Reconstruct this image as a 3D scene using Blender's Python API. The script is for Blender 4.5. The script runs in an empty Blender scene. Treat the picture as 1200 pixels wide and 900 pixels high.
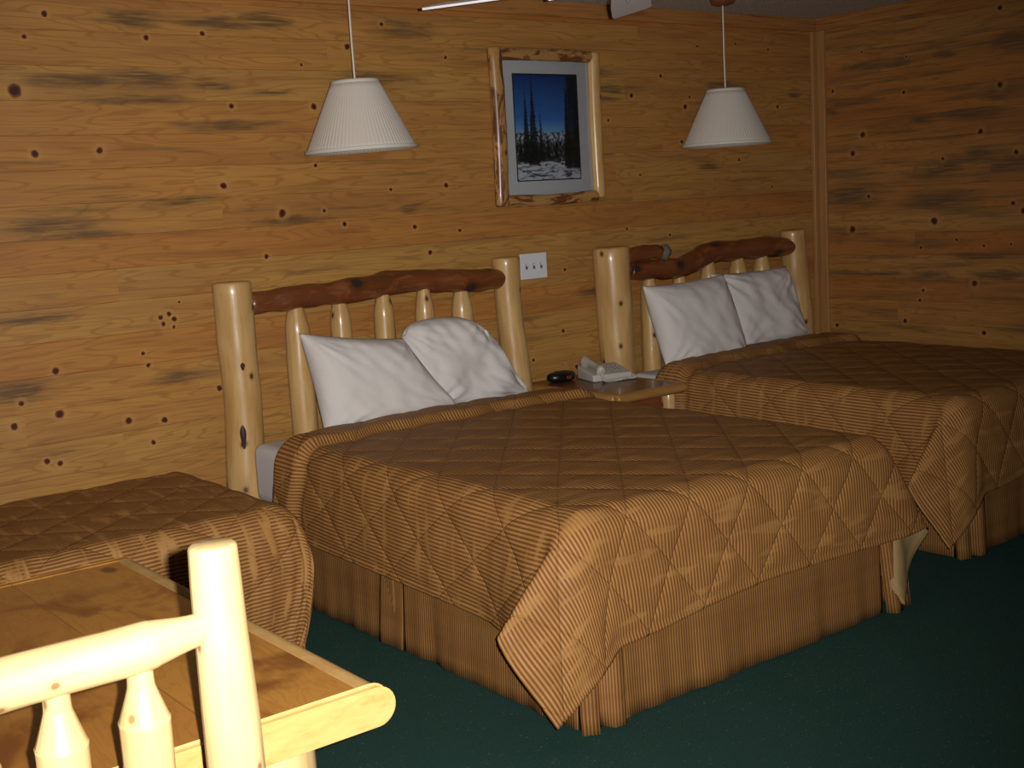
import bpy, math, random
import numpy as np
from mathutils import Vector, Matrix, noise

random.seed(7)
S = bpy.context.scene
COL = S.collection
PI = math.pi

# ------------------------------------------------------------------ helpers
def off(p):
    o = Vector((0, 0, 0))
    while p is not None:
        o = o + p.location
        p = p.parent
    return o

def mesh(name, V, F, mat=None, parent=None, uv=None, smooth=True, mats=None, mi=None):
    o3 = off(parent)
    V = np.asarray(V, dtype=float) - np.array(o3)
    me = bpy.data.meshes.new(name)
    me.from_pydata(V.tolist(), [], [tuple(f) for f in F])
    if uv is not None:                       # uv per vertex
        uv = np.asarray(uv, dtype=float)
        L = me.uv_layers.new(name='UVMap')
        idx = np.empty(len(me.loops), dtype=np.int32)
        me.loops.foreach_get('vertex_index', idx)
        L.data.foreach_set('uv', uv[idx].ravel())
    for m in (mats or ([mat] if mat else [])):
        me.materials.append(m)
    if mi is not None:
        me.polygons.foreach_set('material_index', np.asarray(mi, dtype=np.int32))
    me.polygons.foreach_set('use_smooth', [smooth] * len(me.polygons))
    me.update()
    ob = bpy.data.objects.new(name, me)
    ob.parent = parent
    COL.objects.link(ob)
    return ob

def thing(name, label, cat, loc, group=None):
    o = bpy.data.objects.new(name, None)
    o.empty_display_size = .1
    COL.objects.link(o)
    o.location = loc
    return tag(o, label, cat, group)

def tag(o, label, cat, group=None):
    o['label'] = label
    o['category'] = cat
    if group: o['group'] = group
    return o

def struct(o):
    o['kind'] = 'structure'
    return o

def box_data(x0, x1, y0, y1, z0, z1, r=0.0):
    """box with bevelled edges -> verts, faces"""
    import bmesh
    bm = bmesh.new()
    bmesh.ops.create_cube(bm, size=1)
    for v in bm.verts:
        v.co = Vector(((x0 + x1) / 2 + v.co.x * (x1 - x0), (y0 + y1) / 2 + v.co.y * (y1 - y0), (z0 + z1) / 2 + v.co.z * (z1 - z0)))
    if r > 0:
        bmesh.ops.bevel(bm, geom=bm.edges[:], offset=r, segments=3, profile=.6, affect='EDGES')
    bm.verts.ensure_lookup_table()
    V = [tuple(v.co) for v in bm.verts]
    F = [[v.index for v in f.verts] for f in bm.faces]
    bm.free()
    return V, F

def join(*parts):
    V, F, n = [], [], 0
    for v, f in parts:
        V += [tuple(p) for p in v]
        F += [[i + n for i in q] for q in f]
        n = len(V)
    return V, F

def bx(name, x0, x1, y0, y1, z0, z1, mat, parent=None, r=.004, smooth=False):
    V, F = box_data(x0, x1, y0, y1, z0, z1, r)
    o = mesh(name, V, F, mat, parent, smooth=smooth)
    return o

def catmull(P, n):
    """dense Catmull-Rom through rows of P (n samples per span)"""
    P = np.asarray(P, float)
    Q = np.vstack([2 * P[0] - P[1], P, 2 * P[-1] - P[-2]])
    out = []
    for i in range(1, len(Q) - 2):
        p0, p1, p2, p3 = Q[i - 1], Q[i], Q[i + 1], Q[i + 2]
        for k in range(n):
            t = k / n
            out.append(.5 * (2 * p1 + (p2 - p0) * t + (2 * p0 - 5 * p1 + 4 * p2 - p3) * t * t + (3 * p1 - p0 - 3 * p2 + p3) * t ** 3))
    out.append(Q[-2])
    return np.array(out)

def sweep_data(path, radii, seg=24, rough=0.0, seed=0.0, cap=.25, flat=(1, 1), smoothn=6, dense=True, nscale=9.0):
    """a log / tube: path rows xyz, radii; rounded ends; returns V,F,UV (metres round, metres along)"""
    D = np.column_stack([np.asarray(path, float), np.asarray(radii, float)])
    if dense: D = catmull(D, smoothn)
    P, R = D[:, :3], np.maximum(D[:, 3], 1e-4)
    T = np.gradient(P, axis=0)
    T /= np.linalg.norm(T, axis=1)[:, None]
    # end bevel rings
    c0 = cap * R[0]; c1 = cap * R[-1]
    rows = []
    rows.append((P[0], T[0], 0.0))
    rows.append((P[0], T[0], R[0] - c0))
    rows.append((P[0] + T[0] * c0 * .35, T[0], R[0] - c0 * .3))
    for i in range(len(P)):
        p = P[i] + (T[0] * c0 if i == 0 else 0) - (T[-1] * c1 if i == len(P) - 1 else 0)
        rows.append((p, T[i], R[i]))
    rows.append((P[-1] - T[-1] * c1 * .35, T[-1], R[-1] - c1 * .3))
    rows.append((P[-1], T[-1], R[-1] - c1))
    rows.append((P[-1], T[-1], 0.0))
    t0 = rows[0][1]
    ref = np.array([0, 1, 0]) if abs(t0[1]) < .8 else np.array([1, 0, 0])
    a = np.cross(t0, ref); a /= np.linalg.norm(a)
    V, UV, F = [], [], []
    L = 0; pp = rows[0][0]; off_u = (seed * 3.71) % 10; off_v = (seed * 5.13) % 10
    for (p, t, r) in rows:
        a = a - t * np.dot(a, t); a /= np.linalg.norm(a)
        b = np.cross(t, a)
        L += np.linalg.norm(p - pp); pp = p
        for k in range(seg + 1):
            th = 2 * PI * k / seg
            d = a * math.cos(th) * flat[0] + b * math.sin(th) * flat[1]
            rr = r
            if rough and r > 0:
                q = Vector((p[0] * 1.0 + d[0] * r, p[1] + d[1] * r, p[2] + d[2] * r)) * nscale + Vector((seed * 7.3, seed * 3.1, seed * 1.7))
                rr = r * (1 + rough * noise.noise(q))
            V.append(tuple(p + d * rr))
            UV.append((off_u + th / (2 * PI) * 2 * PI * max(np.mean(R), .01), off_v + L))
    n = seg + 1
    for i in range(len(rows) - 1):
        for k in range(seg):
            F.append([i * n + k, i * n + k + 1, (i + 1) * n + k + 1, (i + 1) * n + k])
    return V, F, UV

def log(name, path, radii, mat, parent, **kw):
    V, F, UV = sweep_data(path, radii, **kw)
    return mesh(name, V, F, mat, parent, uv=UV)

def lathe_data(prof, seg=32, c=(0, 0, 0)):
    V, F = [], []
    for (r, z) in prof:
        for k in range(seg):
            th = 2 * PI * k / seg
            V.append((c[0] + r * math.cos(th), c[1] + r * math.sin(th), c[2] + z))
    for i in range(len(prof) - 1):
        for k in range(seg):
            k2 = (k + 1) % seg
            F.append([i * seg + k, i * seg + k2, (i + 1) * seg + k2, (i + 1) * seg + k])
    return V, F

# ------------------------------------------------------------------ node helper
class N:
    def __init__(s, name):
        s.m = bpy.data.materials.new(name)
        s.m.use_nodes = True
        s.t = s.m.node_tree
        s.t.nodes.clear()
        s.out = s.t.nodes.new('ShaderNodeOutputMaterial')
        s.b = s.t.nodes.new('ShaderNodeBsdfPrincipled')
        s.t.links.new(s.b.outputs[0], s.out.inputs[0])
    def n(s, typ, **kw):
        x = s.t.nodes.new('ShaderNode' + typ)
        for k, v in kw.items(): setattr(x, k, v)
        return x
    def put(s, sock, v):
        if hasattr(v, 'is_output'): s.t.links.new(v, sock)
        elif v is not None:
            if isinstance(v, (tuple, list)) and len(v) == 3 and sock.type == 'RGBA': v = (*v, 1)
            sock.default_value = v
    def math(s, op, a, b=None, c=None, clamp=False):
        x = s.n('Math', operation=op, use_clamp=clamp)
        s.put(x.inputs[0], a); s.put(x.inputs[1], b)
        if c is not None: s.put(x.inputs[2], c)
        return x.outputs[0]
    def vmath(s, op, a, b=None, c=None):
        x = s.n('VectorMath', operation=op)
        s.put(x.inputs[0], a)
        if b is not None: s.put(x.inputs[1], b)
        if c is not None: s.put(x.inputs[2], c)
        return x.outputs['Value'] if op in ('LENGTH', 'DISTANCE', 'DOT_PRODUCT') else x.outputs[0]
    def noise(s, vec, scale, detail=3, rough=.5, dist=0.0):
        x = s.n('TexNoise')
        s.put(x.inputs['Vector'], vec)
        x.inputs['Scale'].default_value = scale
        x.inputs['Detail'].default_value = detail
        x.inputs['Roughness'].default_value = rough
        x.inputs['Distortion'].default_value = dist
        return x.outputs[0]
    def ramp(s, fac, stops, interp='LINEAR'):
        x = s.n('ValToRGB')
        x.color_ramp.interpolation = interp
        e = x.color_ramp.elements
        while len(e) < len(stops): e.new(.5)
        for el, (p, c) in zip(e, stops):
            el.position = p
            el.color = (*c, 1) if len(c) == 3 else c
        s.put(x.inputs[0], fac)
        return x.outputs[0]
    def mrange(s, v, a, b, c=0.0, d=1.0, smooth=True):
        x = s.n('MapRange')
        if smooth: x.interpolation_type = 'SMOOTHSTEP'
        s.put(x.inputs[0], v)
        x.inputs[1].default_value = a; x.inputs[2].default_value = b
        x.inputs[3].default_value = c; x.inputs[4].default_value = d
        return x.outputs[0]
    def mix(s, f, a, b, blend='MIX'):
        x = s.n('MixRGB', blend_type=blend)
        s.put(x.inputs[0], f); s.put(x.inputs[1], a); s.put(x.inputs[2], b)
        return x.outputs[0]
    def xyz(s, x=0, y=0, z=0):
        k = s.n('CombineXYZ')
        for i, v in enumerate((x, y, z)): s.put(k.inputs[i], v)
        return k.outputs[0]
    def sep(s, v):
        k = s.n('SeparateXYZ'); s.put(k.inputs[0], v)
        return k.outputs
    def coord(s, w='Object'):
        return s.n('TexCoord').outputs[w]
    def set(s, **kw):
        for k, v in kw.items(): s.put(s.b.inputs[k.replace('_', ' ')], v)
    def bump(s, h, strength=.3, dist=.01):
        x = s.n('Bump')
        x.inputs['Strength'].default_value = strength
        x.inputs['Distance'].default_value = dist
        s.put(x.inputs['Height'], h)
        s.put(s.b.inputs['Normal'], x.outputs[0])

def plain(name, col, rough=.5, spec=.5, metal=0.0, **kw):
    k = N(name)
    k.set(Base_Color=col, Roughness=rough, Metallic=metal)
    k.b.inputs['Specular IOR Level'].default_value = spec
    k.set(**kw)
    return k.m

# ------------------------------------------------------------------ room figures (metres)
W = 4.75        # back wall
XR = 6.02       # right wall
H = 2.44
XL = -1.6
YF = -1.7
PH = .1278      # board height
Z0 = .0455

# ------------------------------------------------------------------ materials
BACK_KNOTS = [(1.436,1.998,.0315),(1.574,2.276,.014),(1.484,1.77,.0175),(1.728,1.777,.0175),(2.223,1.623,.0175),(2.478,1.499,.021),(2.679,1.5,.0105),(2.288,1.943,.014),(2.669,1.94,.0175),(2.624,2.113,.0088),(1.955,2.203,.014),(2.19,2.227,.014),(1.494,2.191,.0123),(2.655,1.693,.0105),(3.026,1.577,.0105),(3.037,2.297,.0123),(2.855,2.193,.0175),(3.37,2.162,.0105),(3.329,1.584,.014),(2.775,1.436,.014),(3.139,1.403,.014),(3.391,1.373,.0105),(3.214,1.282,.014),(1.468,.793,.021),(1.731,.725,.0175),(1.877,.706,.0158),(1.298,.77,.0175),(1.332,.852,.014),(2.123,.801,.014),(1.822,.624,.0123),(1.45,.603,.014),(1.4,.619,.014),(1.833,.934,.0123),(1.817,.983,.0105),(1.938,1.127,.0123),(1.958,1.105,.014),(1.902,1.117,.0123),(1.913,1.089,.0123),(1.954,1.074,.0088),(1.986,1.171,.007),(1.47,.957,.0175),(4.528,1.996,.0158),(4.92,1.94,.0175),(4.955,1.989,.0105),(4.743,2.098,.0123),(5.67,1.94,.014),(4.884,1.756,.014),(5.028,2.259,.0088),(5.333,2.281,.0088),(5.332,1.65,.0105),(4.36,1.872,.0088),(4.955,2.38,.014),(5.449,2.391,.014),(4.02,1.14,.0105),(3.988,.833,.0123),(4.067,.641,.014),(3.786,.711,.0105),(2.387,1.326,.014),(5.602,2.257,.0088),(4.565,1.591,.0088),(5.608,1.489,.0088),(4.458,1.318,.0088),(4.768,1.268,.0105)]
RIGHT_KNOTS = [(4.428,1.753,.021),(4.5,1.652,.021),(3.691,1.715,.0189),(3.489,1.596,.0168),(3.579,1.943,.021),(3.58,2.327,.0168),(4.425,2.212,.0084),(4.136,2.153,.0084),(4.154,1.963,.0126),(4.63,2.016,.0126),(4.187,2.387,.0168),(4.509,1.217,.0252),(3.968,1.254,.0252),(4.393,1.404,.0147),(3.727,.917,.021),(4.159,.697,.0168),(3.672,.653,.0168),(4.631,.652,.0168),(4.041,.873,.0126),(4.063,.816,.0126),(3.913,1.587,.0126),(3.446,1.295,.021),(3.507,1.336,.0147),(3.833,1.15,.0105),(4.055,1.11,.0105),(3.672,1.117,.0105),(3.516,1.125,.0084)]
BACK_STAINS = [(1.891,2.271,.148,.0231),(2.242,2.269,.198,.0198),(2.47,2.285,.116,.0231),(1.637,2.04,.231,.0198),(1.918,2.047,.181,.0264),(2.21,2.024,.073,.0165),(1.893,1.969,.198,.0165),(2.482,1.999,.099,.0099),(2.027,1.57,.181,.0132),(1.514,1.501,.198,.0165),(1.606,1.464,.165,.0132),(2.512,1.469,.165,.0132),(2.277,1.868,.231,.0132),(3.138,2.275,.132,.033),(2.986,2.061,.198,.0198),(4.41,2.025,.165,.0165),(4.349,1.982,.099,.0132),(5.239,2.055,.132,.0165),(5.815,2.013,.083,.0165),(1.413,1.158,.132,.0132),(1.321,.896,.132,.033),(1.992,.872,.132,.0198),(3.118,1.485,.066,.0132),(4.23,1.018,.132,.0198),(5.083,1.62,.099,.0165),(4.242,2.107,.198,.0165)]
RIGHT_STAINS = [(4.427,2.133,.135,.0168),(4.202,2.12,.112,.0168),(3.935,2.137,.09,.0168),(4.489,1.94,.135,.0168),(4.043,1.806,.09,.021),(3.735,1.815,.18,.0168),(3.686,1.6,.158,.0252),(3.541,1.547,.18,.0336),(3.94,1.525,.18,.0336),(4.499,1.408,.225,.0504),(3.941,1.364,.225,.042),(3.687,1.063,.18,.0168),(3.997,.959,.135,.0168),(4.389,.96,.225,.0126),(3.588,.964,.112,.0168),(4.669,1.908,.09,.021),(3.495,2.163,.135,.0336),(3.589,1.897,.09,.021)]
# per board row (from the floor up): 0 honey yellow .. 1 red
BACK_ROWS = [.3,.2,.4,.25,.12,.05,.15,.5,.2,.12,.78,.3,.25,.35,.3,.2,.25,.4,.75,.8]
RIGHT_ROWS = [.5,.5,.5,.4,.45,.5,.6,.45,.75,.4,.45,.5,.45,.55,.6,.8,.5,.5,.5,.5]

def board_wall(name, axis, knots, stains, rows, seed, grey=.56):
    k = N(name)
    c = k.coord(); o = k.sep(c)
    u, w = o[axis], o[2]
    kk = k.math('FLOOR', k.math('DIVIDE', k.math('SUBTRACT', w, Z0), PH))
    wn = k.n('TexWhiteNoise', noise_dimensions='1D'); k.put(wn.inputs['W'], k.math('ADD', kk, seed))
    uu = k.math('ADD', u, k.math('MULTIPLY', wn.outputs[0], 5.0))
    sg = k.math('FLOOR', k.math('DIVIDE', uu, 2.3))
    wn2 = k.n('TexWhiteNoise', noise_dimensions='2D'); k.put(wn2.inputs['Vector'], k.xyz(k.math('ADD', kk, seed), sg))
    rnd = wn2.outputs[0]
    shift = k.math('MULTIPLY', rnd, 37.0)
    P = k.xyz(k.math('ADD', u, shift), w, k.math('MULTIPLY', kk, 3.1))
    warp = k.noise(P, 5.0, 2)
    # cathedral rings + fine fibre
    ring = k.noise(k.xyz(k.math('MULTIPLY', k.math('ADD', u, shift), .55), k.math('MULTIPLY', w, 5.0), kk), 2.2, 2, .45)
    rl = k.math('SINE', k.math('MULTIPLY', ring, 85.0))
    rl = k.mrange(rl, .55, 1.0)
    fib = k.noise(k.xyz(k.math('MULTIPLY', u, 2.0), k.math('MULTIPLY', w, 90.0), kk), 1.6, 3, .6)
    big = k.noise(k.xyz(k.math('MULTIPLY', k.math('ADD', u, shift), .9), k.math('MULTIPLY', w, 9.0), kk), 1.5, 3, .55)
    rowf = k.math('DIVIDE', k.math('ADD', kk, 1.5), 24.0)
    stops = [((i + .98) / 24.0, (v, v, v)) for i, v in enumerate(rows)]
    red = k.sep(k.ramp(rowf, [(0, (rows[0],) * 3)] + stops[:20], 'CONSTANT'))[0]
    red = k.math('ADD', red, k.math('MULTIPLY', k.math('SUBTRACT', rnd, .5), .45), clamp=True)
    base = k.mix(red, (.42, .225, .058), (.40, .148, .033))
    base = k.mix(k.mrange(big, .35, .75), base, k.mix(red, (.33, .165, .05), (.30, .10, .026)))
    base = k.mix(k.math('MULTIPLY', rl, .48), base, (.25, .098, .022))
    base = k.mix(k.math('MULTIPLY', k.mrange(fib, .46, .74), .52), base, (.24, .115, .035))
    # greyish mineral streaks, scattered + the particular ones of these boards
    sw = k.vmath('MULTIPLY_ADD', k.vmath('SUBTRACT', k.n('TexNoise').outputs[1], (.5, .5, .5)), (0, 0, 0), c)
    nt = k.n('TexNoise'); k.put(nt.inputs['Vector'], k.xyz(k.math('MULTIPLY', u, 3.0), k.math('MULTIPLY', w, 14.0), 1.7)); nt.inputs['Scale'].default_value = 2.0; nt.inputs['Detail'].default_value = 4
    dn = k.vmath('SUBTRACT', nt.outputs[1], (.5, .5, .5))
    dx = k.sep(dn)
    P2 = k.xyz(k.math('ADD', u, k.math('MULTIPLY', dx[0], .25)), k.math('ADD', w, k.math('MULTIPLY', dx[1], .05)), 0)
    acc = None
    for (a, b, ra, rb) in stains:
        d = k.vmath('LENGTH', k.vmath('MULTIPLY_ADD', P2, (1 / ra, 1 / (rb * 1.35), 0), (-a / ra, -b / (rb * 1.35), 0)))
        acc = d if acc is None else k.math('MINIMUM', acc, d)
    streak = k.noise(k.xyz(k.math('MULTIPLY', u, 4.0), k.math('MULTIPLY', w, 75.0), 4.2), 1.5, 3, .6)
    if acc is not None:
        mask = k.math('MULTIPLY', k.mrange(acc, 1.6, .3), k.mrange(streak, .25, .6))
        base = k.mix(k.math('MULTIPLY', mask, .85), base, (.088, .054, .027))
    gen = k.noise(k.xyz(k.math('MULTIPLY', k.math('ADD', u, shift), 1.1), k.math('MULTIPLY', w, 17.0), kk), 1.7, 4, .6)
    base = k.mix(k.math('MULTIPLY', k.mrange(gen, grey, grey + .2), .66), base, (.125, .074, .034))
    # knots
    nt2 = k.n('TexNoise'); k.put(nt2.inputs['Vector'], c); nt2.inputs['Scale'].default_value = 38.0; nt2.inputs['Detail'].default_value = 2
    P3 = k.vmath('MULTIPLY_ADD', k.vmath('SUBTRACT', nt2.outputs[1], (.5, .5, .5)), (.012, .012, .012), c)
    s3 = k.sep(P3)
    P3 = k.xyz(s3[axis], s3[2], 0)
    acc = None
    for (a, b, r) in knots:
        d = k.math('DIVIDE', k.vmath('DISTANCE', P3, (a, b, 0)), r * .74)
        acc = d if acc is None else k.math('MINIMUM', acc, d)
    if acc is not None:
        base = k.mix(k.math('MULTIPLY', k.mrange(acc, 3.2, 1.2), .35), base, (.50, .25, .075))
        base = k.mix(k.mrange(acc, 1.25, .9), base, (.15, .045, .018))
        base = k.mix(k.mrange(acc, .95, .5), base, (.040, .012, .009))
    # thin dark joint between boards
    fr = k.math('FRACT', k.math('DIVIDE', k.math('SUBTRACT', w, Z0), PH))
    fd = k.math('ABSOLUTE', k.math('SUBTRACT', fr, .5))
    base = k.mix(k.math('MULTIPLY', k.mrange(fd, .486, .499), k.mrange(big, .3, .7, .12, .5)), base, (.10, .045, .015))
    k.set(Base_Color=base, Roughness=.42)
    k.b.inputs['Specular IOR Level'].default_value = .35
    k.bump(k.math('ADD', fib, k.math('MULTIPLY', rl, -.3)), .08, .003)
    return k.m

M_back = board_wall('knotty_pine_boards', 0, BACK_KNOTS, BACK_STAINS, BACK_ROWS, 3.0)
M_right = board_wall('knotty_pine_boards_side', 1, RIGHT_KNOTS, RIGHT_STAINS, RIGHT_ROWS, 40.0, .47)
M_left = board_wall('knotty_pine_boards_plain', 1, [], [], RIGHT_ROWS, 80.0)
M_front = board_wall('knotty_pine_boards_front', 0, [], [], BACK_ROWS, 120.0)

def log_wood(name, c1, c2, knot=(.06, .025, .012), knots=.075, kscale=7.0, rough=.34, patch=None, patch_amt=.5, coat=.25, patch_t=.53):
    k = N(name)
    uv = k.coord('UV')
    o = k.sep(uv)
    fib = k.noise(k.xyz(k.math('MULTIPLY', o[0], 60.0), k.math('MULTIPLY', o[1], 4.0), 0), 1.5, 4, .6, .3)
    big = k.noise(k.xyz(k.math('MULTIPLY', o[0], 14.0), k.math('MULTIPLY', o[1], 3.0), 2.0), 1.0, 3, .5, .6)
    base = k.mix(k.mrange(big, .3, .72), c1, c2)
    base = k.mix(k.math('MULTIPLY', k.mrange(fib, .5, .8), .45), base, tuple(x * .55 for x in c2))
    if patch:
        pt = k.noise(k.xyz(k.math('MULTIPLY', o[0], 22.0), k.math('MULTIPLY', o[1], 7.0), 5.0), 1.0, 4, .62, .8)
        base = k.mix(k.math('MULTIPLY', k.mrange(pt, patch_t, patch_t + .09), patch_amt), base, patch)
    v = k.n('TexVoronoi', feature='F1'); v.voronoi_dimensions = '2D'
    k.put(v.inputs['Vector'], k.xyz(o[0], k.math('MULTIPLY', o[1], .75), 0)); v.inputs['Scale'].default_value = kscale
    d = v.outputs['Distance']
    base = k.mix(k.math('MULTIPLY', k.mrange(d, knots * 2.2, knots), .5), base, tuple(x * .45 for x in c2))
    base = k.mix(k.mrange(d, knots * 1.15, knots * .7), base, knot)
    k.set(Base_Color=base, Roughness=rough, Coat_Weight=coat, Coat_Roughness=.18)
    k.bump(k.math('ADD', fib, big), .15, .004)
    return k.m

M_log = log_wood('peeled_log', (.56, .355, .145), (.44, .245, .080), knot=(.09, .035, .015), knots=.045, kscale=5.0)
M_honey = log_wood('honey_log_edge', (.36, .185, .055), (.29, .13, .036), knots=.03)
M_chair = log_wood('pale_peeled_log', (.54, .39, .185), (.48, .32, .135), knot=(.25, .12, .05), knots=.035, kscale=9)
M_cedar = log_wood('dark_cedar_log', (.17, .050, .015), (.115, .033, .010), knot=(.028, .020, .016), knots=.09, kscale=4.2, patch=(.25, .080, .022), patch_amt=.6, rough=.38)
M_barky = log_wood('half_peeled_log', (.42, .235, .08), (.33, .165, .048), knot=(.10, .04, .016), knots=.05, patch=(.11, .032, .012), patch_amt=.92, patch_t=.47)
M_grey = plain('weathered_grey_wood', (.13, .115, .095), .7)

def trim_mat():
    k = N('pine_trim')
    o = k.sep(k.coord())
    f = k.noise(k.xyz(k.math('MULTIPLY', o[0], 60.), k.math('MULTIPLY', o[1], 60.), k.math('MULTIPLY', o[2], 3.)), 1.2, 3, .6)
    k.set(Base_Color=k.ramp(f, [(.3, (.40, .21, .07)), (.7, (.33, .15, .045))]), Roughness=.45)
    return k.m
M_trim = trim_mat()
def trim_h():
    k = N('pine_trim_horizontal')
    o = k.sep(k.coord())
    f = k.noise(k.xyz(k.math('MULTIPLY', o[0], 2.), k.math('MULTIPLY', o[1], 2.), k.math('MULTIPLY', o[2], 50.)), 1.6, 4, .6, .4)
    k.set(Base_Color=k.ramp(f, [(.3, (.39, .185, .055)), (.55, (.33, .135, .035)), (.7, (.17, .065, .02))]), Roughness=.45)
    return k.m
M_trimh = trim_h()

def ceiling_mat():
    k = N('popcorn_ceiling')
    c = k.coord()
    n1 = k.noise(c, 55, 4, .7)
    n2 = k.noise(c, 3, 2)
    k.set(Base_Color=k.mix(k.mrange(n1, .35, .65), (.74, .68, .61), (.90, .85, .78)), Roughness=.95)
    k.bump(n1, 1.0, .06)
    return k.m
def carpet_mat():
    k = N('green_carpet')
    c = k.coord()
    n1 = k.noise(c, 260, 2, .7)
    n2 = k.noise(c, 9, 3, .6)
    v = k.n('TexVoronoi'); k.put(v.inputs['Vector'], c); v.inputs['Scale'].default_value = 110
    base = k.mix(k.mrange(n1, .3, .7), (.014, .041, .034), (.035, .085, .070))
    base = k.mix(k.math('MULTIPLY', k.mrange(n2, .3, .7), .3), base, (.017, .058, .050))
    wn = k.n('TexWhiteNoise'); k.put(wn.inputs['Vector'], v.outputs['Position'])
    spk = k.math('MULTIPLY', k.mrange(wn.outputs[0], .93, .96), k.mrange(v.outputs['Distance'], .4, .2))
    base = k.mix(k.math('MULTIPLY', spk, .55), base, (.16, .17, .13))
    k.set(Base_Color=base, Roughness=.95)
    k.b.inputs['Specular IOR Level'].default_value = .1
    k.bump(n1, .8, .006)
    return k.m

def quilt_mat(name='striped_quilted_satin', period=.0132, stitch=True, axis=0, contrast=1.0, tint=1.0, broken=.55):
    k = N(name)
    uv = k.coord('UV'); o = k.sep(uv)
    jit = k.noise(uv, 8.0, 2)
    u = k.math('ADD', o[axis], k.math('MULTIPLY', jit, .003))
    s = k.math('SINE', k.math('MULTIPLY', u, 2 * PI / period))
    st = k.mrange(s, -.35, .35)
    n = k.noise(uv, 14, 3, .6)
    dark = k.mix(n, (.150 * tint, .057 * tint, .0165 * tint), (.176 * tint, .071 * tint, .021 * tint))
    lite = k.mix(n, (.36 * tint, .180 * tint, .056 * tint), (.405 * tint, .208 * tint, .067 * tint))
    # woven broken bands: the satin stripe comes and goes across the width of the cloth
    bd = k.noise(k.xyz(k.math('MULTIPLY', o[1 - axis], 13.0), k.math('MULTIPLY', o[axis], .8), 0), 1.0, 2)
    f = k.math('MULTIPLY', st, k.mrange(bd, .25, .6, .65, 1.0))
    cw = k.noise(k.xyz(k.math('MULTIPLY', o[1 - axis], 24.0), k.math('MULTIPLY', o[axis], 5.0), 3.0), 1.0, 2)
    f = k.math('MAXIMUM', f, k.math('MULTIPLY', k.mrange(cw, .54, .66), broken))
    base = k.mix(k.math('MULTIPLY', f, contrast), dark, lite)
    rough = k.math('SUBTRACT', .66, k.math('MULTIPLY', st, .14))
    h = k.math('MULTIPLY', st, .12)
    if stitch:
        a = k.math('MULTIPLY', o[0], 1.2)
        P = .31
        dd = None
        for sgn in ('ADD', 'SUBTRACT'):
            g = k.math('DIVIDE', k.math(sgn, o[1], a), P)
            fr = k.math('ABSOLUTE', k.math('SUBTRACT', k.math('FRACT', g), .5))
            d = k.math('SUBTRACT', .5, fr)
            dd = d if dd is None else k.math('MINIMUM', dd, d)
        groove = k.mrange(dd, .024, .0)
        base = k.mix(k.math('MULTIPLY', groove, .10), base, (.05, .02, .008))
        h = k.math('SUBTRACT', h, k.math('MULTIPLY', groove, .6))
    wr = k.noise(uv, 22, 3, .55)
    h = k.math('ADD', h, k.math('MULTIPLY', wr, .4))
    k.set(Base_Color=base, Roughness=rough)
    k.b.inputs['Specular IOR Level'].default_value = .14
    k.bump(h, .55, .006)
    return k.m
M_quilt = quilt_mat()
M_quilt2 = quilt_mat('striped_quilted_satin_broken', broken=1.0)
M_skirt = quilt_mat('striped_bed_skirt', .0105, False, 0, .9, .85, 0.0)
def lining():
    k = N('tan_lining')
    n = k.noise(k.coord('UV'), 12, 3)
    k.set(Base_Color=k.mix(n, (.25, .160, .060), (.33, .22, .090)), Roughness=.8)
    k.bump(n, .4, .01)
    return k.m
M_lining = lining()

def linen():
    k = N('white_pillowcase')
    c = k.coord()
    n1 = k.noise(c, 7, 4, .6, .6)
    n2 = k.noise(c, 30, 3, .6)
    k.set(Base_Color=(.62, .58, .555), Roughness=.85)
    k.b.inputs['Specular IOR Level'].default_value = .2
    k.bump(k.math('ADD', n1, k.math('MULTIPLY', n2, .12)), .16, .03)
    return k.m
M_linen = linen()
M_sheet = plain('white_sheet', (.60, .58, .58), .85, .2)

def table_wood():
    k = N('amber_tabletop')
    o = k.sep(k.coord())
    pl = k.math('FLOOR', k.math('DIVIDE', o[0], .29))
    P = k.xyz(k.math('MULTIPLY', o[0], 9.0), k.math('MULTIPLY', o[1], 2.2), k.math('MULTIPLY', pl, 4.7))
    n = k.noise(P, 1.3, 4, .55, 1.2)
    rl = k.mrange(k.math('SINE', k.math('MULTIPLY', n, 46.0)), .3, 1.0)
    fib = k.noise(k.xyz(k.math('MULTIPLY', o[0], 120.), k.math('MULTIPLY', o[1], 6.), pl), 1.2, 3)
    wn = k.n('TexWhiteNoise', noise_dimensions='1D'); k.put(wn.inputs['W'], pl)
    base = k.mix(wn.outputs[0], (.34, .155, .030), (.27, .105, .020))
    base = k.mix(k.math('MULTIPLY', rl, .25), base, (.20, .07, .014))
    base = k.mix(k.math('MULTIPLY', k.mrange(fib, .5, .8), .25), base, (.22, .085, .02))
    pt = k.noise(k.xyz(k.math('MULTIPLY', o[0], 5.0), k.math('MULTIPLY', o[1], 3.2), 3.0), 1.2, 3, .6, .7)
    base = k.mix(k.math('MULTIPLY', k.mrange(pt, .46, .66), .8), base, (.110, .028, .008))
    v = k.n('TexVoronoi'); k.put(v.inputs['Vector'], k.xyz(o[0], k.math('MULTIPLY', o[1], .6), 0)); v.inputs['Scale'].default_value = 4.0
    base = k.mix(k.mrange(v.outputs['Distance'], .09, .04), base, (.07, .02, .008))
    fr = k.math('ABSOLUTE', k.math('SUBTRACT', k.math('FRACT', k.math('DIVIDE', o[0], .29)), .5))
    base = k.mix(k.math('MULTIPLY', k.mrange(fr, .492, .499), .5), base, (.06, .025, .008))
    k.set(Base_Color=base, Roughness=.26, Coat_Weight=.5, Coat_Roughness=.12)
    return k.m
M_table = table_wood()
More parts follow.
